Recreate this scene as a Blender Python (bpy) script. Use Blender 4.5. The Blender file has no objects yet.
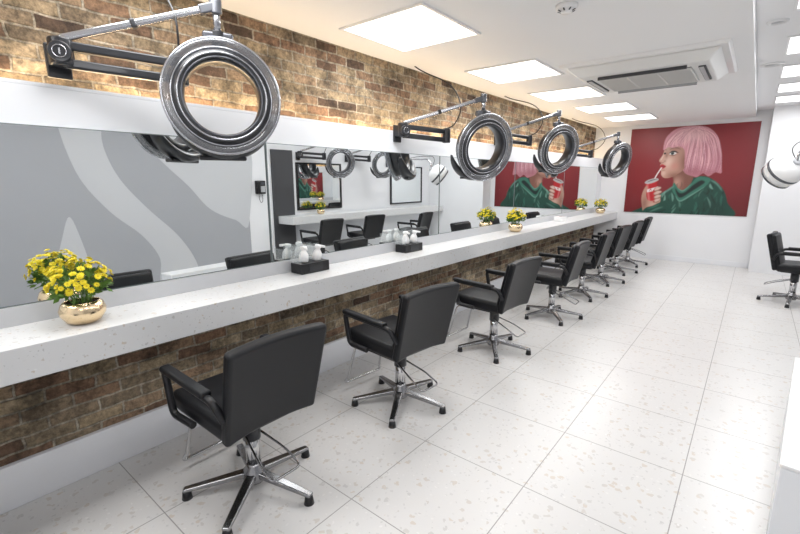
import bpy, bmesh, math, random
import numpy as np
from mathutils import Vector, Matrix, Euler
from mathutils.geometry import tessellate_polygon
random.seed(4)
S = bpy.context.scene
COL = S.collection
try:
    S.view_settings.view_transform = 'Standard'
except Exception: pass

# ------------------------------------------------------------------ materials
def new_mat(name):
    m = bpy.data.materials.new(name); m.use_nodes = True
    nt = m.node_tree; b = nt.nodes['Principled BSDF']
    return m, nt, b
def pm(name, col, rough=0.5, metal=0.0, noise=0.0, nscale=20, bump=0.0, emit=0, ecol=None, trans=0, alpha=1, coat=0, spec=None):
    m, nt, b = new_mat(name)
    b.inputs['Base Color'].default_value = (*col, 1)
    b.inputs['Roughness'].default_value = rough
    b.inputs['Metallic'].default_value = metal
    if coat: b.inputs['Coat Weight'].default_value = coat
    if trans: b.inputs['Transmission Weight'].default_value = trans
    if alpha < 1: b.inputs['Alpha'].default_value = alpha
    if spec is not None: b.inputs['Specular IOR Level'].default_value = spec
    if emit:
        b.inputs['Emission Color'].default_value = (*(ecol or col), 1)
        b.inputs['Emission Strength'].default_value = emit
    tc = nt.nodes.new('ShaderNodeTexCoord')
    n = nt.nodes.new('ShaderNodeTexNoise'); n.inputs['Scale'].default_value = nscale
    n.inputs['Detail'].default_value = 4
    nt.links.new(tc.outputs['Object'], n.inputs['Vector'])
    if noise:
        mix = nt.nodes.new('ShaderNodeMix'); mix.data_type = 'RGBA'
        mix.inputs[6].default_value = (*[c*(1-noise) for c in col], 1)
        mix.inputs[7].default_value = (*[min(1, c*(1+noise)) for c in col], 1)
        nt.links.new(n.outputs['Fac'], mix.inputs[0])
        nt.links.new(mix.outputs[2], b.inputs['Base Color'])
    if bump:
        bp = nt.nodes.new('ShaderNodeBump'); bp.inputs['Strength'].default_value = bump
        bp.inputs['Distance'].default_value = 0.002
        nt.links.new(n.outputs['Fac'], bp.inputs['Height'])
        nt.links.new(bp.outputs[0], b.inputs['Normal'])
    return m

M = {}
M['wall'] = pm('white_wall_paint', (.82,.825,.845), .4, noise=.015, nscale=3)
M['panel'] = pm('white_gloss_panel', (.80,.82,.85), .25, noise=.01, nscale=3)
M['ceil'] = pm('ceiling_paint', (.86,.86,.87), .7, noise=.01, nscale=2)
M['grey'] = pm('mural_grey', (.38,.39,.415), .5, noise=.02, nscale=2)
M['murw'] = pm('mural_pale', (.56,.57,.59), .5, noise=.02, nscale=2)
M['mirror'] = pm('mirror_glass', (.90,.93,.93), .01, 1.0)
M['medge'] = pm('mirror_edge', (.35,.40,.40), .2, .6)
M['black'] = pm('black_vinyl', (.0075,.008,.010), .42, noise=.1, nscale=300, bump=.15, spec=.35)
M['blackp'] = pm('black_plastic', (.012,.012,.014), .35, spec=.4)
M['chrome'] = pm('chrome', (.62,.62,.63), .12, 1.0)
M['steel'] = pm('brushed_steel', (.32,.32,.33), .25, 1.0, noise=.05)
M['dgrey'] = pm('dark_grey_plastic', (.018,.019,.023), .3, coat=.2)
M['mgrey'] = pm('mid_grey_plastic', (.10,.105,.12), .25, .3, coat=.3)
M['armgrey'] = pm('arm_polished_metal', (.48,.49,.52), .18, .95)
M['smoke'] = pm('smoked_acrylic', (.20,.205,.22), .12, .3, coat=.8, alpha=.62)
M['lgrey'] = pm('light_grey_plastic', (.45,.46,.48), .3)
M['whitep'] = pm('white_plastic', (.85,.85,.85), .3, coat=.3)
M['offw'] = pm('offwhite_plastic', (.74,.74,.73), .4)
M['gold'] = pm('gold_pot', (.86,.68,.44), .22, 1.0, noise=.06, nscale=30, bump=.3)
M['yellow'] = pm('petal_yellow', (.88,.74,.03), .6, noise=.12, nscale=60)
M['yellowc'] = pm('petal_centre', (.66,.50,.01), .6)
M['leaf'] = pm('leaf_green', (.10,.20,.03), .5, noise=.35, nscale=40)
M['soil'] = pm('soil', (.03,.02,.012), .9)
M['acry'] = pm('clear_acrylic', (.85,.9,.9), .05, alpha=.15, coat=1)
M['light'] = pm('led_panel_diffuser', (1,1,1), .5, emit=2.2)
M['warm'] = pm('warm_led_strip', (1,.8,.5), .5, emit=21, ecol=(1,.73,.42))
M['dark'] = pm('dark_void', (.05,.05,.055), .6)
M['lip'] = pm('counter_back_lip', (.55,.56,.58), .35, noise=.03)
M['skirt'] = pm('skirting_paint', (.80,.81,.84), .4, noise=.01, nscale=2)

# terrazzo
def terrazzo(name, base, gx, gy, ox, oy, grout=True, chip=26, rough=.3, thr=.16, k=1.0):
    m, nt, b = new_mat(name); N = nt.nodes; L = nt.links
    tc = N.new('ShaderNodeTexCoord')
    def chips(scale, thr, seedoff):
        mp = N.new('ShaderNodeMapping'); mp.inputs['Location'].default_value = (seedoff, seedoff*.7, seedoff*.3)
        L.new(tc.outputs['Object'], mp.inputs[0])
        nz = N.new('ShaderNodeTexNoise'); nz.inputs['Scale'].default_value = scale*1.1
        L.new(mp.outputs[0], nz.inputs['Vector'])
        add = N.new('ShaderNodeVectorMath'); add.operation = 'MULTIPLY_ADD'
        L.new(nz.outputs['Color'], add.inputs[0]); add.inputs[1].default_value = (1.3/scale,1.3/scale,1.3/scale)
        L.new(mp.outputs[0], add.inputs[2])
        v = N.new('ShaderNodeTexVoronoi'); v.inputs['Scale'].default_value = scale
        L.new(add.outputs[0], v.inputs['Vector'])
        cr = N.new('ShaderNodeSeparateColor'); L.new(v.outputs['Color'], cr.inputs[0])
        lt = N.new('ShaderNodeMath'); lt.operation = 'LESS_THAN'; L.new(cr.outputs[0], lt.inputs[0]); lt.inputs[1].default_value = thr
        d = N.new('ShaderNodeMath'); d.operation = 'LESS_THAN'; L.new(v.outputs['Distance'], d.inputs[0]); d.inputs[1].default_value = .42
        mu = N.new('ShaderNodeMath'); mu.operation = 'MULTIPLY'; L.new(lt.outputs[0], mu.inputs[0]); L.new(d.outputs[0], mu.inputs[1])
        return mu, cr
    cur = None
    nz = N.new('ShaderNodeTexNoise'); nz.inputs['Scale'].default_value = 2.5; L.new(tc.outputs['Object'], nz.inputs['Vector'])
    mix0 = N.new('ShaderNodeMix'); mix0.data_type = 'RGBA'
    mix0.inputs[6].default_value = (*[c*.96 for c in base],1); mix0.inputs[7].default_value = (*[min(1,c*1.03) for c in base],1)
    L.new(nz.outputs['Fac'], mix0.inputs[0]); cur = mix0.outputs[2]
    f = lambda a: 1-(1-a)*k
    for sc, th, off, ca, cb in ((chip, thr, 3.1, [c*f(.84) for c in base], (base[0]*f(.90), base[1]*f(.83), base[2]*f(.75))), (chip*2.1, thr*1.1, 9.7, [c*f(.80) for c in base], [min(1,c*1.10) for c in base])):
        mk, cr = chips(sc, th, off)
        cc = N.new('ShaderNodeMix'); cc.data_type = 'RGBA'; L.new(cr.outputs[1], cc.inputs[0])
        cc.inputs[6].default_value = (*ca,1); cc.inputs[7].default_value = (*cb,1)
        mx = N.new('ShaderNodeMix'); mx.data_type = 'RGBA'; L.new(mk.outputs[0], mx.inputs[0])
        L.new(cur, mx.inputs[6]); L.new(cc.outputs[2], mx.inputs[7]); cur = mx.outputs[2]
    if grout:
        mp = N.new('ShaderNodeMapping'); mp.inputs['Location'].default_value = (-ox, -oy, 0)
        L.new(tc.outputs['Object'], mp.inputs[0])
        br = N.new('ShaderNodeTexBrick'); br.offset = 0; br.squash = 1
        br.inputs['Scale'].default_value = 1; br.inputs['Brick Width'].default_value = gx; br.inputs['Row Height'].default_value = gy
        br.inputs['Mortar Size'].default_value = .0024; br.inputs['Mortar Smooth'].default_value = 0
        L.new(mp.outputs[0], br.inputs['Vector'])
        mx = N.new('ShaderNodeMix'); mx.data_type = 'RGBA'; L.new(br.outputs['Fac'], mx.inputs[0])
        L.new(cur, mx.inputs[6]); mx.inputs[7].default_value = (.33,.32,.31,1); cur = mx.outputs[2]
    L.new(cur, b.inputs['Base Color']); b.inputs['Roughness'].default_value = rough
    return m
M['floor'] = terrazzo('terrazzo_floor_tiles', (.70,.69,.68), .6, .6, -.71, .64, chip=32, thr=.17, k=1.0)
M['counter'] = terrazzo('counter_quartz', (.69,.695,.70), 1, 1, 0, 0, grout=False, chip=55, thr=.10, rough=.3, k=1.5)

# brick
def brick_mat(name, dark=1.0):
    m, nt, b = new_mat(name); N = nt.nodes; L = nt.links
    tc = N.new('ShaderNodeTexCoord'); sp = N.new('ShaderNodeSeparateXYZ'); L.new(tc.outputs['Object'], sp.inputs[0])
    cb = N.new('ShaderNodeCombineXYZ'); L.new(sp.outputs[1], cb.inputs[0]); L.new(sp.outputs[2], cb.inputs[1])
    nz = N.new('ShaderNodeTexNoise'); nz.inputs['Scale'].default_value = 8; nz.inputs['Detail'].default_value = 5
    L.new(tc.outputs['Object'], nz.inputs['Vector'])
    ad = N.new('ShaderNodeVectorMath'); ad.operation = 'MULTIPLY_ADD'
    L.new(nz.outputs['Color'], ad.inputs[0]); ad.inputs[1].default_value = (.034,.026,.0); L.new(cb.outputs[0], ad.inputs[2])
    br = N.new('ShaderNodeTexBrick'); br.offset = .5
    br.inputs['Scale'].default_value = 1; br.inputs['Brick Width'].default_value = .205; br.inputs['Row Height'].default_value = .066
    br.inputs['Mortar Size'].default_value = .0075; br.inputs['Mortar Smooth'].default_value = .55; br.inputs['Bias'].default_value = 0
    br.inputs['Color1'].default_value = (0,0,0,1); br.inputs['Color2'].default_value = (1,1,1,1); br.inputs['Mortar'].default_value = (.5,.5,.5,1)
    L.new(ad.outputs[0], br.inputs['Vector'])
    ramp = N.new('ShaderNodeValToRGB'); e = ramp.color_ramp.elements
    e[0].position = 0; e[0].color = (.10*dark,.065*dark,.045*dark,1)
    e[1].position = 1; e[1].color = (.52*dark,.41*dark,.27*dark,1)
    for p, c in ((.2,(.31,.185,.115)),(.42,(.40,.295,.19)),(.6,(.22,.17,.115)),(.8,(.42,.32,.20))):
        x = e.new(p); x.color = (*[k*dark for k in c],1)
    L.new(br.outputs['Color'], ramp.inputs[0])
    n2 = N.new('ShaderNodeTexNoise'); n2.inputs['Scale'].default_value = 5; n2.inputs['Detail'].default_value = 10; n2.inputs['Roughness'].default_value = .75
    L.new(tc.outputs['Object'], n2.inputs['Vector'])
    r2 = N.new('ShaderNodeValToRGB'); r2.color_ramp.elements[0].position = .38; r2.color_ramp.elements[0].color = (.24,.24,.24,1)
    r2.color_ramp.elements[1].position = .56; r2.color_ramp.elements[1].color = (1.1,1.1,1.1,1)
    L.new(n2.outputs['Fac'], r2.inputs[0])
    n3 = N.new('ShaderNodeTexNoise'); n3.inputs['Scale'].default_value = 38; n3.inputs['Detail'].default_value = 6; n3.inputs['Roughness'].default_value = .7
    L.new(tc.outputs['Object'], n3.inputs['Vector'])
    r3 = N.new('ShaderNodeValToRGB'); r3.color_ramp.elements[0].position = .3; r3.color_ramp.elements[0].color = (.1,.1,.1,1)
    r3.color_ramp.elements[1].position = .7; r3.color_ramp.elements[1].color = (.9,.9,.9,1); L.new(n3.outputs['Fac'], r3.inputs[0])
    mm = N.new('ShaderNodeMix'); mm.data_type = 'RGBA'; L.new(br.outputs['Fac'], mm.inputs[0])
    L.new(ramp.outputs[0], mm.inputs[6]); mm.inputs[7].default_value = (.47*dark,.41*dark,.32*dark,1)
    mxs = N.new('ShaderNodeMix'); mxs.data_type = 'RGBA'; mxs.blend_type = 'MULTIPLY'; mxs.inputs[0].default_value = .85
    L.new(mm.outputs[2], mxs.inputs[6]); L.new(r2.outputs[0], mxs.inputs[7])
    ml = N.new('ShaderNodeMix'); ml.data_type = 'RGBA'; ml.blend_type = 'OVERLAY'; ml.inputs[0].default_value = .7
    L.new(mxs.outputs[2], ml.inputs[6]); L.new(r3.outputs[0], ml.inputs[7])
    L.new(ml.outputs[2], b.inputs['Base Color']); b.inputs['Roughness'].default_value = .9
    h = N.new('ShaderNodeMath'); h.operation = 'MULTIPLY_ADD'; L.new(br.outputs['Fac'], h.inputs[0]); h.inputs[1].default_value = -1
    L.new(n3.outputs['Fac'], h.inputs[2])
    bp = N.new('ShaderNodeBump'); bp.inputs['Strength'].default_value = 1; bp.inputs['Distance'].default_value = .014
    L.new(h.outputs[0], bp.inputs['Height']); L.new(bp.outputs[0], b.inputs['Normal'])
    return m
M['brick'] = brick_mat('stock_brick', .88)

# ------------------------------------------------------------------ helpers
def mkobj(name, bm, mats, parent=None, smooth=False, bevel=0, bseg=3, loc=(0,0,0), rot=(0,0,0), subs=0):
    me = bpy.data.meshes.new(name); bm.normal_update(); bm.to_mesh(me); bm.free()
    for m in (mats if isinstance(mats, (list, tuple)) else [mats]): me.materials.append(m)
    o = bpy.data.objects.new(name, me); COL.objects.link(o)
    o.location = loc; o.rotation_euler = rot
    if smooth or bevel:
        for p in me.polygons: p.use_smooth = True
    if bevel:
        bv = o.modifiers.new('bevel', 'BEVEL'); bv.width = bevel; bv.segments = bseg; bv.limit_method = 'ANGLE'
        bv.harden_normals = True
    if subs:
        s = o.modifiers.new('subs', 'SUBSURF'); s.levels = subs; s.render_levels = subs
    if parent: o.parent = parent
    return o
def empty(name, loc=(0,0,0), rz=0):
    o = bpy.data.objects.new(name, None); COL.objects.link(o); o.location = loc; o.rotation_euler = (0,0,rz); o.empty_display_size = .1
    return o
def box(name, a, b, mat, parent=None, bevel=0, bseg=2):
    bm = bmesh.new(); bmesh.ops.create_cube(bm, size=1)
    a, b = Vector(a), Vector(b); c = (a+b)/2; d = b-a
    for v in bm.verts: v.co = Vector((v.co.x*d.x, v.co.y*d.y, v.co.z*d.z))+c
    return mkobj(name, bm, mat, parent, bevel=bevel, bseg=bseg)
def frame(z):
    z = Vector(z).normalized(); up = Vector((0,0,1)) if abs(z.z) < .95 else Vector((1,0,0))
    x = up.cross(z).normalized(); y = z.cross(x)
    return Matrix((x, y, z)).transposed()
def cyl(name, p1, p2, r1, mat, parent=None, r2=None, seg=24, bevel=0):
    p1, p2 = Vector(p1), Vector(p2); r2 = r1 if r2 is None else r2
    bm = bmesh.new(); h = (p2-p1).length
    bmesh.ops.create_cone(bm, cap_ends=True, segments=seg, radius1=r1, radius2=r2, depth=h)
    R = frame(p2-p1); c = (p1+p2)/2
    for v in bm.verts: v.co = R @ v.co + c
    o = mkobj(name, bm, mat, parent, smooth=True, bevel=bevel, bseg=2)
    if not bevel:
        for p in o.data.polygons: p.use_smooth = len(p.vertices) == 4
    return o
def bar(name, p1, p2, w, h, mat, parent=None, bevel=.005, w2=None, h2=None):
    p1, p2 = Vector(p1), Vector(p2); L = (p2-p1).length; R = frame(p2-p1); c = (p1+p2)/2
    bm = bmesh.new(); bmesh.ops.create_cube(bm, size=1)
    for v in bm.verts:
        ww = w if v.co.z < 0 else (w2 or w); hh = h if v.co.z < 0 else (h2 or h)
        v.co = R @ Vector((v.co.x*ww, v.co.y*hh, v.co.z*L)) + c
    return mkobj(name, bm, mat, parent, bevel=bevel)
def tube(name, pts, r, mat, parent=None, cyclic=False, smooth=True, res=4):
    cu = bpy.data.curves.new(name, 'CURVE'); cu.dimensions = '3D'; cu.bevel_depth = r; cu.bevel_resolution = res; cu.use_fill_caps = True
    if smooth:
        sp = cu.splines.new('BEZIER'); sp.bezier_points.add(len(pts)-1)
        for bp, p in zip(sp.bezier_points, pts):
            bp.co = p; bp.handle_left_type = bp.handle_right_type = 'AUTO'
    else:
        sp = cu.splines.new('POLY'); sp.points.add(len(pts)-1)
        for bp, p in zip(sp.points, pts): bp.co = (*p, 1)
    sp.use_cyclic_u = cyclic
    cu.materials.append(mat)
    o = bpy.data.objects.new(name, cu); COL.objects.link(o)
    if parent: o.parent = parent
    return o
def round_path(pts, r, n=5):
    P = [Vector(p) for p in pts]; out = [P[0]]
    for i in range(1, len(P)-1):
        a = (P[i-1]-P[i]).normalized(); b = (P[i+1]-P[i]).normalized()
        s = P[i]+a*r; e = P[i]+b*r
        for k in range(n+1):
            t = k/n; out.append(s*(1-t)**2 + P[i]*2*t*(1-t) + e*t*t)
    out.append(P[-1]); return out
def lathe(name, prof, mats, parent=None, seg=48, axis=(0,0,1), center=(0,0,0), closed=False, fn=None):
    bm = bmesh.new(); R = frame(axis); c = Vector(center); rings = []
    for r, z in prof:
        rings.append([bm.verts.new(R @ Vector((r*math.cos(2*math.pi*k/seg), r*math.sin(2*math.pi*k/seg), z)) + c) for k in range(seg)])
    n = len(prof)
    for i in range(n if closed else n-1):
        A, B = rings[i], rings[(i+1) % n]
        for k in range(seg):
            f = bm.faces.new((A[k], A[(k+1) % seg], B[(k+1) % seg], B[k]))
            if fn: f.material_index = fn(i)
    bmesh.ops.recalc_face_normals(bm, faces=bm.faces)
    return mkobj(name, bm, mats, parent, smooth=True)
def addbox(bm, a, b):
    a, b = Vector(a), Vector(b); c = (a+b)/2; d = b-a
    r = bmesh.ops.create_cube(bm, size=1)
    for v in r['verts']: v.co = Vector((v.co.x*d.x, v.co.y*d.y, v.co.z*d.z))+c

# ------------------------------------------------------------------ room
XL, XR, YB, YE = -2.62, 1.6, -1.5, 9.4
ZC, ZC2 = 2.5, 2.6
ZT = .87          # counter height
box('floor', (XL-.1, YB-.1, -.1), (XR+.1, YE+.1, 0), M['floor'])
bm = bmesh.new()
addbox(bm, (XL-.1, YB, .90), (XL, YE, ZC+.15))
addbox(bm, (XL-.1, YB, 0), (-2.5, YE, .90))
mkobj('wall_left', bm, M['brick'])
box('baseboard_left', (-2.5, YB, 0), (-2.47, YE, .215), M['skirt'], bevel=.004)
box('wall_back', (XL, YB-.1, 0), (XR, YB, ZC2+.1), M['wall'])
bm = bmesh.new(); addbox(bm, (XL, YE, 0), (.06, YE+.1, ZC2+.1)); addbox(bm, (.06, 9.05, 0), (XR, YE+.1, ZC2+.1))
mkobj('wall_end', bm, M['wall'])
box('baseboard_end', (-2.47, YE-.012, 0), (.048, YE, .09), M['skirt'], bevel=.003)
box('wall_right', (XR, YB, 0), (XR+.1, YE, ZC2+.1), M['wall'])
bm = bmesh.new(); addbox(bm, (XL, YB, ZC), (-.15, YE, ZC+.2)); addbox(bm, (-.15, YB, ZC2), (XR, YE, ZC2+.1))
mkobj('ceiling', bm, M['ceil'])
box('trim_1', (XL+.0, YB+.01, ZT+.002), (-2.44, YE-.002, 1.885), M['panel'], bevel=.003)
box('trim_2', (-2.47, YB+.01, 1.885), (-2.44, YE-.002, 1.90), M['panel'])
box('led_cove_strip', (-2.56, YB+.1, 1.886), (-2.53, YE-.1, 1.894), M['warm'])
# mirrors
ys = [-.25, 1.63, 3.58, 5.3, 7.15, 9.0]
for i in range(5):
    e = empty('wall_mirror', (0,0,0))
    box('mirror_edge', (-2.44, ys[i]+.004, .955), (-2.4225, ys[i+1]-.004, 1.72), M['medge'], e)
    box('mirror_face', (-2.4235, ys[i]+.009, .960), (-2.42, ys[i+1]-.009, 1.715), M['mirror'], e)
# long counter
e = empty('styling_counter')
box('counter_top', (-2.498, YB+.01, .734), (-2.08, YE-.01, ZT), M['counter'], e, bevel=.003)
box('back_lip', (-2.46, YB+.02, ZT), (-2.412, YE-.02, .953), M['lip'], e, bevel=.002)

# right-hand wall: mural, mirror station
mur = empty('wall_mural')
def flat_poly(bm, pts, mi, fn):
    vs = [bm.verts.new(fn(p)) for p in pts]
    for t in tessellate_polygon([[Vector((p[0], p[1], 0)) for p in pts]]):
        try:
            f = bm.faces.new([vs[k] for k in t]); f.material_index = mi
        except ValueError: pass
def catmull(P, n=6, closed=True):
    out = []; L = len(P)
    for i in range(L if closed else L-1):
        g = lambda k: Vector((*P[k % L], 0)) if closed else Vector((*P[max(0, min(L-1, k))], 0))
        p0, p1, p2, p3 = g(i-1), g(i), g(i+1), g(i+2)
        for k in range(n):
            t = k/n
            q = .5*((2*p1)+(p2-p0)*t+(2*p0-5*p1+4*p2-p3)*t*t+(3*p1-p0-3*p2+p3)*t**3)
            out.append((q.x, q.y))
    return out
box('mural_board', (XR-.012, -.4, .0), (XR-.001, 3.95, 2.35), M['grey'], mur)
bm = bmesh.new()
shapes = [
 [(1.55,2.35),(1.95,2.35),(1.98,1.9),(2.12,1.5),(2.42,1.1),(2.78,.7),(3.0,.3),(3.0,.01),(2.5,.01),(2.5,.4),(2.3,.75),(1.95,1.1),(1.65,1.6)],
 [(2.35,2.35),(3.94,2.35),(3.94,.82),(3.7,.86),(3.3,1.05),(3.0,1.4),(2.7,1.7),(2.45,2.0)],
 [(1.52,1.05),(1.60,.8),(1.68,.3),(1.66,.01),(1.2,.01),(1.3,.4),(1.42,.8)],
]
for s in shapes:
    flat_poly(bm, catmull(s, 5), 0, lambda p: (XR-.0135, p[0], max(.005, min(2.34, p[1]))))
for f in bm.faces:
    f.normal_update()
    if f.normal.x > 0: f.normal_flip()
mkobj('mural_shapes', bm, M['murw'], mur)

# framed mirrors on the right wall
for y0, y1 in ((4.95,6.0),(7.55,8.7)):
    e = empty('framed_mirror')
    box('frame_back', (XR-.018, y0, .965), (XR-.001, y1, 1.80), M['blackp'], e)
    for a, b in (((XR-.03,y0-.02,.945),(XR-.001,y0+.02,1.80)),((XR-.03,y1-.02,.945),(XR-.001,y1+.02,1.80)),((XR-.03,y0,1.77),(XR-.001,y1,1.80)),((XR-.03,y0,.945),(XR-.001,y1,.975))):
        box('frame_bar', a, b, M['blackp'], e)
    box('mirror_face', (XR-.022, y0+.01, .97), (XR-.0195, y1-.01, 1.78), M['mirror'], e)
e = empty('door_1'); box('dark_door_opening', (XR-.03, 4.42, 0), (XR-.001, 4.86, 2.0), M['dark'], e, .003)  # flat dark sheet: shade inside the door opening is put into its colour
e = empty('styling_counter'); box('counter_top', (1.15, 4.5, .74), (XR-.031, 9.04, ZT), M['counter'], e, bevel=.003)
box('counter_support', (1.5, 4.9, .0), (XR-.001, 9.0, .74), M['panel'], e)
# telephone on the right wall
ph = empty('wall_telephone', (XR-.001, 4.18, 1.37))
box('base', (-.05,-.09,-.11), (0,.09,.11), M['blackp'], ph, .012)
bar('handset', (-.075,-.055,-.10), (-.075,-.055,.10), .05, .035, M['blackp'], ph, .012)
box('keypad', (-.056,-.01,-.08), (-.049,.07,.02), M['lgrey'], ph, .002)
box('display', (-.056,-.01,.04), (-.049,.07,.085), M['mgrey'], ph, .002)
tube('cord', [(-.06,-.055,-.10),(-.06,-.05,-.2),(-.04,0,-.25),(-.03,.03,-.12)], .004, M['blackp'], ph)

# low white partition at right foreground
lc = empty('low_partition', (.205, 2.06, 0), -.08)
box('partition_body', (0, 0, .0), (.22, 1.4, .41), M['panel'], lc, .006)
box('partition_cap', (-.004, -.004, .41), (.224, 1.404, .425), M['whitep'], lc, .004)

# ------------------------------------------------------------------ ceiling lights
def panel_light(x, y, z, s=.66, p=12):
    e = empty('ceiling_light_panel', (x, y, z))
    h = s/2
    bm = bmesh.new()
    for a, b in (((-h-.02,-h-.02,-.012),(h+.02,-h,0)), ((-h-.02,h,-.012),(h+.02,h+.02,0)), ((-h-.02,-h,-.012),(-h,h,0)), ((h,-h,-.012),(h+.02,h,0))):
        addbox(bm, a, b)
    mkobj('trim_frame', bm, M['whitep'], e)
    box('diffuser', (-h,-h,-.006), (h,h,0), M['light'], e)
    ld = bpy.data.lights.new('panel_lamp', 'AREA'); ld.shape = 'SQUARE'; ld.size = s*.96; ld.energy = p; ld.color = (.985,.99,1)
    lo = bpy.data.objects.new('panel_lamp', ld); COL.objects.link(lo); lo.location = (0,0,-.02); lo.parent = e
for x, y in ((-1.98,2.55),(-1.93,4.1),(-1.9,5.5),(-1.8,6.85),(-1.75,8.15),(-1.98,.9),(-1.98,-.6)):
    panel_light(x, y, ZC)
for y in (-.6,.9,2.3,3.75,5.1,6.25,7.3,8.3):
    panel_light(.36, y, ZC2, .6, 10)

# smoke detector, vents
e = empty('smoke_detector', (-1.0, 2.78, ZC))
lathe('body', [(.0,-.045),(.03,-.045),(.035,-.03),(.055,-.028),(.062,-.012),(.062,0),(0,0)], M['whitep'], e, 32)
for k in range(8):
    a = k*math.pi/4; bar('slot', (.034*math.cos(a),.034*math.sin(a),-.037), (.052*math.cos(a),.052*math.sin(a),-.0285), .008,.003, M['mgrey'], e, 0)
for y, r in ((4.3,.06),(5.8,.09)):
    e = empty('ceiling_vent', (-.03, y, ZC2))
    lathe('ring', [(r*.7,-.004),(r*.75,-.014),(r,-.012),(r*1.05,0)], M['whitep'], e, 32)
    lathe('cone', [(0,-.012),(r*.6,-.008),(r*.7,-.003)], M['lgrey'], e, 32)

# AC cassette
ac = empty('ceiling_air_conditioner', (-.90, 4.74, ZC))
def frustum(name, w1, d1, z1, w2, d2, z2, mat, parent, bevel=0):
    bm = bmesh.new(); V = []
    for w, d, z in ((w1,d1,z1),(w2,d2,z2)):
        V.append([bm.verts.new((sx*w/2, sy*d/2, z)) for sx, sy in ((-1,-1),(1,-1),(1,1),(-1,1))])
    bm.faces.new(V[0][::-1]); bm.faces.new(V[1])
    for k in range(4): bm.faces.new((V[0][k], V[0][(k+1)%4], V[1][(k+1)%4], V[1][k]))
    bmesh.ops.recalc_face_normals(bm, faces=bm.faces)
    return mkobj(name, bm, mat, parent, bevel=bevel)
frustum('flange', 1.22,1.18,-.025, 1.26,1.22,0, M['whitep'], ac, .006)
frustum('body', .98,.90,-.10, 1.14,1.08,-.025, M['offw'], ac, .012)
box('grille_recess', (-.36,-.30,-.104), (.36,.30,-.099), M['mgrey'], ac)
for k in range(17):
    y = -.29+k*.036; bar('grille_slat', (-.36,y,-.108), (.36,y,-.108), .006,.024, M['offw'], ac, 0)
for k in range(4): bar('grille_rib', (-.36+.24*k,-.30,-.112), (-.36+.24*k,.30,-.112), .012,.012, M['offw'], ac, 0)
for sx in (-1,1):
    bar('side_louvre', (sx*.435,-.30,-.104), (sx*.435,.30,-.104), .05,.012, M['dark'], ac, 0)
    bar('side_flap', (sx*.43,-.30,-.112), (sx*.43,.30,-.112), .03,.006, M['lgrey'], ac, 0)
for sy in (-1,1):
    bar('end_louvre', (-.34,sy*.38,-.104), (.34,sy*.38,-.104), .012,.045, M['dark'], ac, 0)
    bar('end_flap', (-.34,sy*.375,-.112), (.34,sy*.375,-.112), .006,.026, M['lgrey'], ac, 0)

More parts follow.
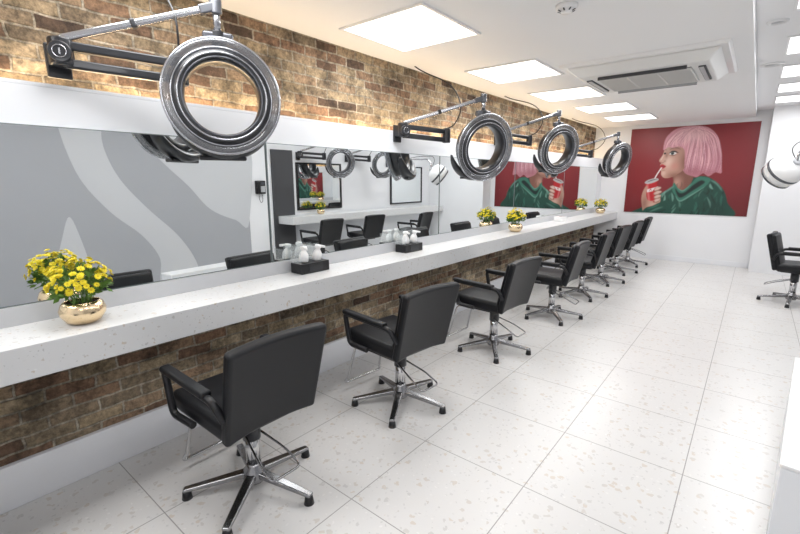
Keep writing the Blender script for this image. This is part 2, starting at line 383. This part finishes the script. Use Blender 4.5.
# ------------------------------------------------------------------ salon chair
def slab(name, w, h, t, mat, parent, curve=.03, loc=(0,0,0), rot=(0,0,0), bevel=.02, nx=8):
    """upholstered slab: width along y, height along z, thickness along x, bowed"""
    bm = bmesh.new(); bmesh.ops.create_cube(bm, size=1)
    bmesh.ops.subdivide_edges(bm, edges=[e for e in bm.edges if abs((e.verts[0].co-e.verts[1].co).y) > .5], cuts=nx)
    for v in bm.verts:
        y = v.co.y*w; z = v.co.z*h
        x = v.co.x*t - curve*(1-(2*v.co.y)**2)
        v.co = Vector((x + curve*0.5, y*(1+.05*v.co.z), z))
    o = mkobj(name, bm, mat, parent, bevel=bevel, bseg=5, loc=loc, rot=rot)
    return o
def build_chair(e):
    # faces -x ; origin on floor below column
    lathe('hub', [(0,.045),(.05,.045),(.055,.06),(.05,.105),(.035,.12),(.035,.14),(0,.14)], M['steel'], e, 32)
    for k in range(5):
        a = math.radians(18+72*k); c, s = math.cos(a), math.sin(a)
        bar('star_leg', (.03*c,.03*s,.085), (.325*c,.325*s,.045), .05,.032, M['steel'], e, .008, w2=.036, h2=.018)
        cyl('glide', (.31*c,.31*s,.0), (.31*c,.31*s,.04), .024, M['blackp'], e, r2=.018, seg=16)
    cyl('column', (0,0,.12), (0,0,.30), .034, M['chrome'], e)
    cyl('column_sleeve', (0,0,.27), (0,0,.40), .042, M['dgrey'], e)
    box('seat_plate', (-.16,-.13,.385), (.13,.13,.41), M['dgrey'], e, .006)
    tube('pump_lever', round_path([(.0,-.035,.30),(.16,-.07,.25),(.27,-.08,.20),(.27,.08,.20),(.16,.07,.25),(.0,.035,.30)], .03), .0055, M['steel'], e, smooth=False)
    # seat
    bm = bmesh.new(); bmesh.ops.create_cube(bm, size=1)
    for v in bm.verts:
        v.co = Vector((v.co.x*.48-.065, v.co.y*(.46 if v.co.x < 0 else .44), v.co.z*.095+.455+(.012 if v.co.x < 0 else -.006)))
    mkobj('seat_cushion', bm, M['black'], e, bevel=.032, bseg=5)
    box('seat_frame', (-.27,-.205,.400), (.15,.205,.425), M['blackp'], e, .006)
    # backrest: outer shell and inner pad
    slab('backrest', .475, .45, .055, M['black'], e, curve=.025, loc=(.218,0,.635), rot=(0,math.radians(14),0), bevel=.020)
    slab('backrest_pad', .445, .42, .05, M['black'], e, curve=.018, loc=(.188,0,.635), rot=(0,math.radians(14),0), bevel=.022)
    bar('back_bracket', (.08,0,.415), (.165,0,.43), .16,.012, M['dgrey'], e, .003)
    # arms
    for s in (-1,1):
        y = s*.258
        pts = round_path([(-.06,y*.93,.425),(-.21,y,.435),(-.255,y,.635),(.17,y,.625),(.205,y*.90,.54)], .035)
        tube('arm_frame', pts, .0165, M['blackp'], e, smooth=False)
        bar('arm_pad', (-.26,y,.648), (.13,y,.640), .05,.03, M['black'], e, .012)
    # footrest
    for s in (-1,1):
        tube('footrest_strut', round_path([(-.2,s*.12,.41),(-.31,s*.13,.36),(-.38,s*.15,.10)], .03), .009, M['chrome'], e, smooth=False)
    tube('footrest_bar', round_path([(-.38,-.15,.10),(-.395,-.17,.06),(-.395,.17,.06),(-.38,.15,.10)], .02), .009, M['chrome'], e, smooth=False)
CH = [(-1.74,1.0,0),(-1.71,2.10,-6),(-1.66,3.36,-4),(-1.60,4.62,3),(-1.62,5.75,2),(-1.64,6.75,-3),(-1.64,7.65,0),(-1.64,8.5,4),(-1.78,-.30,0)]
proto = empty('salon_chair', (0,0,0)); build_chair(proto)
kids = list(proto.children)
def inst(x, y, rz):
    e = empty('salon_chair', (x, y, 0), rz)
    for k in kids:
        o = k.copy(); COL.objects.link(o); o.parent = e
proto.location = (CH[0][0], CH[0][1], 0); proto.rotation_euler = (0,0,math.radians(CH[0][2]))
for x, y, r in CH[1:]: inst(x, y, math.radians(r))
inst(.50, 7.03, math.radians(172))
inst(.84, 4.85, math.radians(180)); inst(.86, 5.95, math.radians(184))

# ------------------------------------------------------------------ ring dryers
def ring_dryer(C, n, sx=1, K=.95):
    """sx=1: bracket on the left wall, sx=-1: bracket on the right wall"""
    C = Vector(C); n = Vector(n).normalized()
    e = empty('ring_hair_dryer', C)
    O = Vector((0,0,0))
    sc = lambda pr: [(r*K, z) for r, z in pr]
    lathe('inner_drum', sc([(.188,.018),(.180,-.02),(.182,-.10),(.200,-.125),(.228,-.12),(.240,-.09),(.243,-.03),(.236,.008),(.212,.022)]), [M['dgrey']], e, 72, n, O, closed=True)
    lathe('outer_shade', sc([(.236,-.004),(.262,-.028),(.280,-.018),(.285,.0),(.277,.018),(.258,.012),(.240,.002)]), [M['smoke']], e, 72, n, O, closed=True)
    R = frame(n)
    def circ(r, z, N=72, a0=0, a1=2*math.pi): return [R @ Vector((r*K*math.cos(a0+(a1-a0)*k/N), r*K*math.sin(a0+(a1-a0)*k/N), z)) for k in range(N)]
    tube('outer_rim', circ(.282,.010), .0075, M['armgrey'], e, True, False, 2)
    tube('inner_rim', circ(.212,.022), .005, M['armgrey'], e, True, False, 2)
    tube('mid_rim', circ(.240,.006), .005, M['armgrey'], e, True, False, 2)
    tube('heater_element', circ(.192,.018), .005, M['mgrey'], e, True, False, 2)
    # crescent blower housing slung behind and below the ring
    bm = bmesh.new(); NA = 30; rings = []
    for k in range(NA+1):
        t = k/NA; a = math.radians(198+144*t); w = math.sin(math.pi*min(.985,max(.015,t)))**.5
        cr, cz = .258, -.125
        sec = []
        for j in range(12):
            b = 2*math.pi*j/12
            rr = cr+.034*w*math.cos(b); zz = cz+.062*w*math.sin(b)
            sec.append(bm.verts.new(R @ Vector((rr*K/.95*math.cos(a), rr*K/.95*math.sin(a), zz))))
        rings.append(sec)
    for k in range(NA):
        for j in range(12): bm.faces.new((rings[k][j], rings[k][(j+1)%12], rings[k+1][(j+1)%12], rings[k+1][j]))
    bm.faces.new(rings[0][::-1]); bm.faces.new(rings[-1])
    bmesh.ops.recalc_face_normals(bm, faces=bm.faces)
    mkobj('blower_housing', bm, M['dgrey'], e, smooth=True)
    u = R @ Vector((1,0,0)); v = R @ Vector((0,1,0))
    bar('guide_handle', u*-.13+v*-.282-n*.12, u*.10+v*-.282-n*.12, .05,.022, M['dgrey'], e, .008)
    bar('handle_link', v*-.22-n*.12, v*-.288-n*.12, .06,.03, M['dgrey'], e, .006)
    # mount yoke on top
    top = Vector((0,0,.262)) - n*.05
    cyl('yoke_pivot', top+Vector((0,0,-.03)), top+Vector((0,0,.05)), .034, M['dgrey'], e, bevel=.005)
    side = n.cross(Vector((0,0,1))).normalized()
    bar('yoke_block', top-side*.07+Vector((0,0,.02)), top+side*.07+Vector((0,0,.02)), .05,.05, M['mgrey'], e, .012)
    bar('yoke_spine', top+Vector((0,0,.01)), Vector(-n*.11)+Vector((0,0,.20)), .06,.03, M['dgrey'], e, .008)
    J = Vector((top.x, top.y, .42))
    cyl('drop_tube', top+Vector((0,0,.04)), J, .018, M['armgrey'], e)
    cyl('elbow_cap', J+Vector((0,0,-.035)), J+Vector((0,0,.035)), .028, M['mgrey'], e, bevel=.006)
    # wall bracket
    wx = -2.44 if sx == 1 else XR
    W = Vector((wx-C.x, -.56, .13))
    a, b = sorted((W.x+.001*sx, W.x+.022*sx))
    box('wall_plate', (a, W.y-.045, W.z-.09), (b, W.y+.045, W.z+.05), M['dgrey'], e, .006)
    P = W+Vector((.075*sx,0,0))
    cyl('wall_pivot', P+Vector((0,0,-.05)), P+Vector((0,0,.065)), .045, M['dgrey'], e, bevel=.01)
    a, b = sorted((W.x, P.x))
    box('wall_block', (a, W.y-.04, W.z-.045), (b, W.y+.04, W.z+.045), M['dgrey'], e, .008)
    Q = P + Vector((.16*sx,.42,-.02))
    for dz in (-.036,.036):
        bar('lower_arm', P+Vector((0,0,dz)), Q+Vector((0,0,dz)), .042,.040, M['dgrey'], e, .010)
    cyl('arm_knuckle', Q+Vector((0,0,-.06)), Q+Vector((0,0,.065)), .036, M['dgrey'], e, bevel=.008)
    d = Vector((.93*sx,-.37,0)).normalized()
    cyl('pivot_disc', P+d*.03, P+d*.057, .042, M['dgrey'], e, bevel=.004)
    tube('pivot_mark', [P+d*.059+frame(d)@Vector((.024*math.cos(t*math.pi/12), .024*math.sin(t*math.pi/12),0)) for t in range(24)], .002, M['armgrey'], e, True, False, 2)
    bar('pivot_mark_bar', P+d*.059+Vector((0,0,-.012)), P+d*.059+Vector((0,0,.012)), .006,.003, M['armgrey'], e, 0)
    A = P+Vector((0,0,.06))
    bar('upper_arm', A, J, .036,.032, M['armgrey'], e, .010)
    bar('upper_arm_sleeve', A.lerp(J,.42), A.lerp(J,.46), .042,.04, M['dgrey'], e, .008)
    bar('upper_arm_tip', A.lerp(J,.88), J, .044,.042, M['mgrey'], e, .008)
    mid = A.lerp(J,.7)
    tube('power_cable', [Q+Vector((0,0,.06)), Q.lerp(mid,.5)+Vector((0.02,0,-.02)), mid+Vector((0,0,.03)), Vector((W.x-.10*sx, mid.y-.02, ZC-C.z-.0))], .005, M['blackp'], e)
ring_dryer((-2.08,1.18,1.885), (.90,-.44,.02))
ring_dryer((-1.89,3.50,1.765), (.84,-.40,-.18), 1, 1.0)
ring_dryer((-1.88,5.32,1.845), (.84,-.42,-.20), 1, 1.0)
ring_dryer((-1.80,7.85,1.80), (.84,-.36,-.25), 1, 1.0)
ring_dryer((1.08,5.55,1.80), (-.86,-.40,-.15), -1)
ring_dryer((1.08,6.75,1.80), (-.86,-.36,-.15), -1)

# ------------------------------------------------------------------ hood dryer (white)
hd = empty('hood_hair_dryer', (.25, 7.45, 1.61))
ax = Vector((.55,-.52,.60)).normalized()
prof = [(.16,-.13),(.185,-.12),(.20,-.06),(.20,.0),(.185,.06),(.15,.115),(.09,.15),(.0,.162)]
lathe('hood_shell', prof, M['whitep'], hd, 48, ax)
lathe('hood_liner', [(.16,-.13),(.165,-.06),(.15,.03),(.08,.09),(0,.10)], M['mgrey'], hd, 40, ax)
lathe('hood_lip', [(.155,-.135),(.175,-.142),(.192,-.13),(.19,-.11)], M['mgrey'], hd, 40, ax)
lathe('hood_band', [(.2,-.03),(.205,-.025),(.205,.0),(.2,.005)], M['mgrey'], hd, 48, ax)
cyl('hood_knob', ax*.15, ax*.18, .045, M['lgrey'], hd, bevel=.006)
up_ = ax*.16
tube('hood_arm', [up_, up_+Vector((.04,0,.14)), Vector((.45,.02,.30)), Vector((1.33,.02,.28))], .014, M['chrome'], hd)
tube('hood_cable', [up_, Vector((.05,-.05,.30)), Vector((.25,0,.36)), Vector((1.33,.0,.22))], .005, M['blackp'], hd)
box('hood_wall_plate', (1.325,-.06,.16), (1.349,.10,.38), M['mgrey'], hd, .006)

# ------------------------------------------------------------------ flower pots
def flower_pot(x, y, s=1.0, n=95, seed=1):
    rnd = random.Random(seed)
    e = empty('potted_chrysanthemum', (x, y, ZT+.001)); e.scale = (s,s,s)
    lathe('pot', [(0,0),(.045,0),(.062,.010),(.080,.038),(.083,.058),(.074,.082),(.064,.092),(.060,.092),(.070,.080),(.076,.058),(.06,.03),(0,.02)], M['gold'], e, 40)
    lathe('soil', [(0,.082),(.067,.080)], M['soil'], e, 24)
    bm = bmesh.new()
    def quad(c, u, v, mi, w, l):
        a = [c-u*w*.2, c+v*l*.5-u*w*.5, c+v*l, c+v*l*.5+u*w*.5]
        vs = [bm.verts.new(p) for p in a]; f = bm.faces.new(vs); f.material_index = mi
    for i in range(n):
        th = rnd.uniform(0, 2*math.pi); ph = math.acos(rnd.uniform(-.05, 1))
        d = Vector((math.sin(ph)*math.cos(th), math.sin(ph)*math.sin(th), math.cos(ph)))
        c = Vector((d.x*.108, d.y*.108, .165+d.z*.088)) * rnd.uniform(.90,1.08)
        nrm = (d+Vector((rnd.uniform(-.4,.4),rnd.uniform(-.4,.4),.35))).normalized(); R = frame(nrm)
        r = rnd.uniform(.011,.016)
        for ring, (rr, tilt, m_) in enumerate(((r,.2,10),(r*.65,.6,8))):
            for k in range(m_):
                a = 2*math.pi*(k+ring*.5)/m_
                v = R @ Vector((math.cos(a), math.sin(a), tilt)); u = R @ Vector((-math.sin(a), math.cos(a), 0))
                quad(c, u, v, 0, r*.62, rr)
        vs = [bm.verts.new(c+R@Vector((.004*math.cos(a*1.047), .004*math.sin(a*1.047), .006))) for a in range(6)]
        f = bm.faces.new(vs); f.material_index = 1
    for i in range(260):
        th = rnd.uniform(0, 2*math.pi); ph = math.acos(rnd.uniform(-.4, 1)); q = rnd.uniform(.45,.95)
        d = Vector((math.sin(ph)*math.cos(th), math.sin(ph)*math.sin(th), math.cos(ph)))
        c = Vector((d.x*.10*q, d.y*.10*q, .152+d.z*.085*q))
        v = (d+Vector((rnd.uniform(-.7,.7),rnd.uniform(-.7,.7),rnd.uniform(-.5,.5)))).normalized()
        u = v.cross(Vector((rnd.random(),rnd.random(),rnd.random()))).normalized()
        quad(c, u, v, 2, .018, .034)
    for i in range(26):
        th = rnd.uniform(0, 2*math.pi); r = rnd.uniform(.3,1)
        a = Vector((.03*math.cos(th)*r,.03*math.sin(th)*r,.08)); b = Vector((.10*math.cos(th)*r,.10*math.sin(th)*r,.18))
        R = frame(b-a); n3 = []
        for p in (a, b): n3.append([bm.verts.new(p+R@Vector((.002*math.cos(k*2.094),.002*math.sin(k*2.094),0))) for k in range(3)])
        for k in range(3):
            f = bm.faces.new((n3[0][k], n3[0][(k+1)%3], n3[1][(k+1)%3], n3[1][k])); f.material_index = 2
    mkobj('blooms', bm, [M['yellow'], M['yellowc'], M['leaf']], e)
flower_pot(-2.245, .53, 1.06, 140, 1)
flower_pot(-2.22, 4.95, 1.05, 115, 2)
flower_pot(-2.24, 8.75, 1.05, 115, 3)
flower_pot(1.38, 5.3, .9, 90, 4)

# ------------------------------------------------------------------ product stands on the counter
def stand(x, y, seed):
    e = empty('product_display_stand', (x, y, ZT+.001))
    box('tray', (-.06,-.12,0), (.06,.12,.07), M['blackp'], e, .004)
    box('acrylic_back', (-.06,-.12,.07), (-.054,.12,.18), M['acry'], e)
    box('acrylic_side', (-.06,-.12,.07), (.05,-.115,.15), M['acry'], e)
    for k, yy in enumerate((-.055,.055)):
        lathe('white_bottle', [(0,0),(.028,0),(.032,.008),(.032,.05),(.022,.068),(.014,.08),(.024,.092),(.022,.108),(0,.112)], M['whitep'], e, 24, (0.12 if k else -.08,.1,1), (0,yy,.071))
    bar('nozzle', (-.0,-.055,.172), (.055,-.07,.165), .016,.016, M['whitep'], e, .004)
    bar('nozzle', (.0,.065,.172), (.055,.09,.165), .016,.016, M['whitep'], e, .004)
    box('price_card', (.061,-.06,.008), (.063,.06,.06), M['dgrey'], e)
stand(-2.325, 1.87, 1); stand(-2.325, 2.98, 2)
e = empty('tissue_box', (-2.28, 6.7, ZT+.001)); box('carton', (-.06,-.12,0),(.06,.12,.07), M['whitep'], e, .006)
bm = bmesh.new()
for k in range(8):
    a = k*math.pi/4; bm.verts.new((.02*math.cos(a), .04*math.sin(a), .071))
bmesh.ops.contextual_create(bm, geom=bm.verts[:]); mkobj('slot', bm, M['mgrey'], e)

# ------------------------------------------------------------------ poster (flat print, painted as a colour attribute)
Q3 = 3; GW, GH = 132*Q3, 94*Q3
img = np.zeros((GH, GW, 3)); yy, xx = np.mgrid[0:GH, 0:GW]; yy = (yy+.5)/Q3; xx = (xx+.5)/Q3
def blur(a, s):
    s *= Q3
    if s < .2: return a
    r = int(3*s)+1; k = np.exp(-.5*(np.arange(-r, r+1)/s)**2); k /= k.sum()
    p = np.pad(a, r, mode='edge')
    p = sum(k[i]*p[:, i:i+a.shape[1]] for i in range(2*r+1))
    return sum(k[i]*p[i:i+a.shape[0], :] for i in range(2*r+1))
def mask(pts):
    m = np.zeros((GH, GW), bool); n = len(pts)
    xs = [p[0] for p in pts]; ysn = [p[1] for p in pts]
    x0, x1 = max(0, int(min(xs)*Q3)-1), min(GW, int(max(xs)*Q3)+2); y0, y1 = max(0, int(min(ysn)*Q3)-1), min(GH, int(max(ysn)*Q3)+2)
    if x1 <= x0 or y1 <= y0: return m
    X = xx[y0:y1, x0:x1]; Y = yy[y0:y1, x0:x1]; c = np.zeros(X.shape, bool)
    for i in range(n):
        ax_, ay = pts[i]; bx, by = pts[(i+1) % n]
        if ay == by: continue
        c ^= ((ay > Y) != (by > Y)) & (X < (bx-ax_)*(Y-ay)/(by-ay)+ax_)
    m[y0:y1, x0:x1] = c; return m
def comp(m, col, a=1.0, clip=None):
    global img
    m = m*a
    if clip is not None: m = m*clip
    img = img*(1-m[..., None]) + np.array(col)*m[..., None]
def shp(pts, col, s=.35, a=1, clip=None, smooth=True):
    m = blur(mask(catmull(pts, 6) if smooth else pts).astype(float), s); comp(m, col, a, clip); return m
def spoly(pts, w, taper=True):
    C = catmull(pts, 7, closed=False)+[pts[-1]]; Lp, Rp = [], []
    for i, c in enumerate(C):
        a = Vector(C[max(0,i-1)]); b = Vector(C[min(len(C)-1,i+1)]); d = (b-a)
        if d.length < 1e-6: continue
        d.normalize(); nn = Vector((-d.y, d.x)); t = i/(len(C)-1)
        ww = w*.5*(max(.15, math.sin(math.pi*min(.98, max(.02, t)))) if taper else 1)
        Lp.append((c[0]+nn.x*ww, c[1]+nn.y*ww)); Rp.append((c[0]-nn.x*ww, c[1]-nn.y*ww))
    return Lp+Rp[::-1]
def st(pts, w, col, s=.3, a=1, clip=None, taper=True):
    comp(blur(mask(spoly(pts, w, taper)).astype(float), s), col, a, clip)
def blob(cx, cy, rx, ry, col, a, clip=None):
    comp(np.exp(-(((xx-cx)/rx)**2+((yy-cy)/ry)**2)), col, a, clip)
R_ = np.random.RandomState(5)
img[:] = (.20,.013,.018)
blob(20,50,30,50,(.27,.018,.022),.8); blob(115,30,30,50,(.25,.018,.024),.8); blob(60,100,60,30,(.10,.005,.01),.5); blob(132,94,30,40,(.12,.006,.01),.6)
JK, JL, JD, JH = (.010,.065,.045), (.035,.165,.115), (.002,.012,.010), (.20,.40,.32)
SK, SKD, SKL = (.56,.31,.235), (.22,.085,.06), (.80,.58,.49)
# jacket
jm = shp([(16,96),(22,88),(32,82),(40,74),(50,67),(58,61),(74,55),(86,53),(97,58),(107,68),(112,80),(115,96)], JK, .4)
shp([(52,48),(66,42),(74,52),(72,62),(62,70),(55,66),(54,58)], SKD); blob(58,60,5,6,SK,.8, blur(mask([(54,52),(66,50),(66,68),(55,66)]).astype(float), .6))
for i in range(90):
    x = R_.uniform(24,110); y = R_.uniform(58,92); l = R_.uniform(5,14); an = R_.normal(1.9 if x < 62 else 1.45, .4)
    dx, dy = math.cos(an)*l, math.sin(an)*l; bx = R_.uniform(-2,2)
    c = [JL, JD, JD, JL, JH, JK][R_.randint(6)]
    st([(x,y),(x+dx*.5+bx,y+dy*.5),(x+dx,y+dy)], R_.uniform(.7,2.6), c, .45, R_.uniform(.35,.85), jm)
blob(100,90,16,16,JD,.5,jm)
# hair mass
HC, HD_, HL_ = (.62,.27,.32), (.36,.11,.155), (.88,.54,.58)
hm = shp([(44,20),(46,9),(56,2),(70,0.8),(84,4),(94,14),(99,28),(101,42),(102,50),(96,49),(90,53),(84,50),(78,54),(72,52),(66,50),(58,40),(50,30)], HC, .4)
# face
fm = shp([(44,10),(41,18),(40,25),(38.7,30),(35.8,35),(36.3,37.2),(38.3,38.4),(37.3,40.6),(38.6,42.6),(37.7,45),(39.2,47.4),(39.6,51.2),(43,54.6),(49,54.6),(57,51),(64,45),(68,35),(66,18),(56,8)], SK, .3)
blob(46,38,5,6,SKL,.75,fm); blob(44,22,4,5,SKL,.5,fm); blob(42,50,3,3,SKL,.5,fm)
blob(65,38,8,14,SKD,.95,fm); blob(55,53,9,4.5,SKD,.85,fm); blob(53,42,5,4,(.60,.22,.18),.55,fm); blob(43.2,30,1.6,4,SKD,.55,fm); blob(50,28,6,3,SKD,.55,fm); blob(50,23,10,3,SKD,.55,fm)
st([(40.3,29),(38.3,33.5),(36.9,36)], 1.3, SKL, .4, .8, fm); st([(37.4,38),(39.6,38.4),(41.6,37)], .8, SKD, .3, .8)
blob(42,36.6,1.3,1.3,SKD,.5,fm)
shp([(37.5,41.2),(39,39.9),(41.4,40.5),(44,42.3),(41.6,44.5),(38.8,45.2),(37.8,43.6)], (.46,.02,.03), .3)
st([(38,42.7),(41,42.3),(43.8,42.3)], .7, (.12,.005,.01), .2); blob(39.6,44,.9,.6,(.85,.4,.4),.6)
st([(39.6,47.3),(41.6,46.6),(44,47)], 1, SKD, .4, .6)
shp([(46,28.8),(49,27),(52.4,27.4),(53.6,28.8),(51,30),(47.8,29.9)], (.75,.72,.70), .2)
shp([(47.8,27.6),(50.4,27.2),(51.2,28.7),(49.8,30),(48,29.6)], (.02,.03,.03), .2)
st([(45.2,29),(48.4,26.6),(52.4,26.7),(56,28.2)], 1.6, (.015,.008,.008), .25); st([(46.6,30.2),(50,30.8),(54,29.6)], .8, SKD, .3)
shp([(40.1,27.8),(41.6,27.2),(42.4,28.4),(41.3,29.4),(40.3,29)], (.02,.012,.012), .25)
st([(45.6,24.6),(49.6,22.6),(54,22.8),(58,24.8)], 1.4, (.22,.09,.08), .3, .9); st([(39.9,25),(41.5,24.2),(43,24.9)], 1, (.22,.09,.08), .3, .9)
# fringe
fr = blur(mask(catmull([(39,24.5),(39.6,14),(44,7),(52,2.2),(64,0.9),(78,4),(76,20),(78,36),(79,51),(72,52.5),(67,49),(64,42),(63,32),(61,24.5),(55,21.5),(49,22.5),(44,21.5)], 6)).astype(float), .4)
comp(fr, HC)
hall = np.clip(hm*(1-fm)+fr, 0, 1)
for i in range(330):
    t = R_.rand(); sx, sy = 60+20*R_.rand(), 1+4*R_.rand()
    if R_.rand() < .36:
        ex = 40+22*t; ey = 24-2*math.sin(t*3.1)+R_.uniform(-1.5,1); cx_, cy_ = (sx+ex)/2-6*(1-t), 6+3*t
    else:
        ex = 64+38*t; ey = 50+R_.uniform(-3,2); cx_, cy_ = ex+3+2*t, 18+R_.uniform(-2,4)
    c = [HC, HD_, HL_, HL_, HD_, (.74,.40,.45)][R_.randint(6)]
    P1 = (sx*.4+cx_*.6, sy*.3+cy_*.55)
    st([(sx,sy), P1, (cx_*.35+ex*.65, (cy_+ey)/2), (ex,ey)], R_.uniform(.35,1.0), c, .2, R_.uniform(.35,.8), hall)
blob(72,10,14,7,(.92,.62,.64),.45,hall); blob(72,48,12,7,(.28,.065,.10),.55,hall); blob(98,38,5,14,HD_,.55,hall); blob(88,50,12,5,(.28,.065,.10),.45,hall)
# collar
shp([(55,60),(60,66),(66,68),(74,60),(80,54),(92,56),(88,64),(76,72),(64,80),(58,74),(54,68)], JL, .35)
shp([(57,66),(62,71),(68,70),(76,62),(83,57.5),(87,60),(76,68.5),(64,76.5),(59,72)], JD, .5)
st([(58,74),(64,80),(76,72.5),(88,64)], 1.3, JH, .4, .8); st([(60,66.5),(66,68.6),(74,61)], 1, JH, .4, .7); st([(92,57),(99,61),(106,69)], 1.4, JH, .6, .7)
st([(40,75),(50,68),(56,63)], 1.6, JH, .6, .7)
# straw, can, hand
st([(39.3,43.5),(35,51),(31,60)], 1.2, (.85,.8,.78), .25, 1, None, False)
cm = shp([(22.5,60),(37,56.8),(40,79),(27,83)], (.50,.012,.018), .3, smooth=False)
st([(25,62),(29.5,82)], 2.4, (.80,.25,.25), .6, .6, cm, False); st([(37,58),(39.6,79)], 2.4, (.14,.004,.006), .8, .8, cm, False)
shp([(22,60.5),(24,58),(30,55.8),(36,55.4),(37.2,57.2),(32,60),(26,61.6)], (.5,.48,.48), .3); st([(24,60),(30,57.4),(36,56.4)],1,(.1,.09,.09),.3)
st([(25.5,69.5),(31.5,68),(38.4,66)], 3.4, (.85,.8,.78), .3, .95, cm, False)
st([(27.6,70.2),(29.6,67.4),(30.6,69.6)], .9, (.5,.012,.018), .2); st([(33.4,68.6),(34.8,66),(36,68)], .9, (.5,.012,.018), .2)
hm2 = shp([(22,88),(20,78),(21,70),(24,64),(26,66),(25,73),(28,80),(36,80),(41,76),(42,82),(38,90),(30,94),(24,93)], SK, .35)
blob(24,84,4,8,SKD,.6,hm2); blob(34,86,5,4,SKL,.4,hm2)
for a, b in (((41.5,66),(33,69.4)),((42.5,70.5),(33,73.8)),((42.5,75),(34,78)),((41.5,79.4),(34.6,82))):
    mdp = ((a[0]+b[0])/2, (a[1]+b[1])/2-.6)
    st([a, mdp, b], 4.4, SKD, .35, .95); st([(a[0],a[1]-.5), (mdp[0],mdp[1]-.4), (b[0],b[1]-.4)], 3.2, SKL, .5, .85)
    blob(b[0]+.3, b[1]-.5, 1.1, .9, (.45,.02,.03), 1)
sm = shp([(24,96),(26,89),(34,86),(42,82),(51,80),(54,96)], JK, .35); st([(27,90),(35,87.5),(42,84)], 1.8, JL, .5, .9); st([(30,94),(38,90),(46,87)], 1.6, JH, .6, .5, sm); st([(36,95),(44,92),(50,90)], 2, JD, .6, .8, sm)
img = np.clip(img*.93, 0, 1)

PX0, PX1, PZ0, PZ1 = -1.97, -.07, .88, 2.43
po = empty('wall_poster')
gx = np.linspace(PX0, PX1, GW+1); gz = np.linspace(PZ1, PZ0, GH+1)
X, Z = np.meshgrid(gx, gz)
co = np.stack([X.ravel(), np.full(X.size, YE-.0170), Z.ravel()], 1)
ii, jj = np.mgrid[0:GH, 0:GW]; v0 = (ii*(GW+1)+jj).ravel()
faces = np.stack([v0, v0+GW+1, v0+GW+2, v0+1], 1)
me = bpy.data.meshes.new('artwork'); me.from_pydata(co.tolist(), [], faces.tolist())
pad = np.pad(img, ((0,1),(0,1),(0,0)), mode='edge').reshape(-1, 3)
at = me.color_attributes.new('print', 'FLOAT_COLOR', 'POINT')
at.data.foreach_set('color', np.concatenate([pad, np.ones((len(pad),1))], 1).ravel())
me.update()
m, nt, b = new_mat('poster_print'); an_ = nt.nodes.new('ShaderNodeAttribute'); an_.attribute_name = 'print'
nt.links.new(an_.outputs['Color'], b.inputs['Base Color']); b.inputs['Roughness'].default_value = .4
me.materials.append(m)
o = bpy.data.objects.new('artwork', me); COL.objects.link(o); o.parent = po
box('backing_board', (PX0, YE-.0165, PZ0), (PX1, YE-.001, PZ1), M['offw'], po)

# world
w = bpy.data.worlds.new('World'); S.world = w; w.use_nodes = True
w.node_tree.nodes['Background'].inputs[0].default_value = (.9,.93,1,1); w.node_tree.nodes['Background'].inputs[1].default_value = .3

# camera
cd = bpy.data.cameras.new('camera'); cam = bpy.data.objects.new('camera', cd); COL.objects.link(cam)
cd.sensor_width = 36; cd.lens = 430*36/800; cd.clip_start = .02
cam.location = (0,0,1.49)
cam.rotation_euler = (math.radians(90-11.44), 0, math.radians(39.2))
S.camera = cam
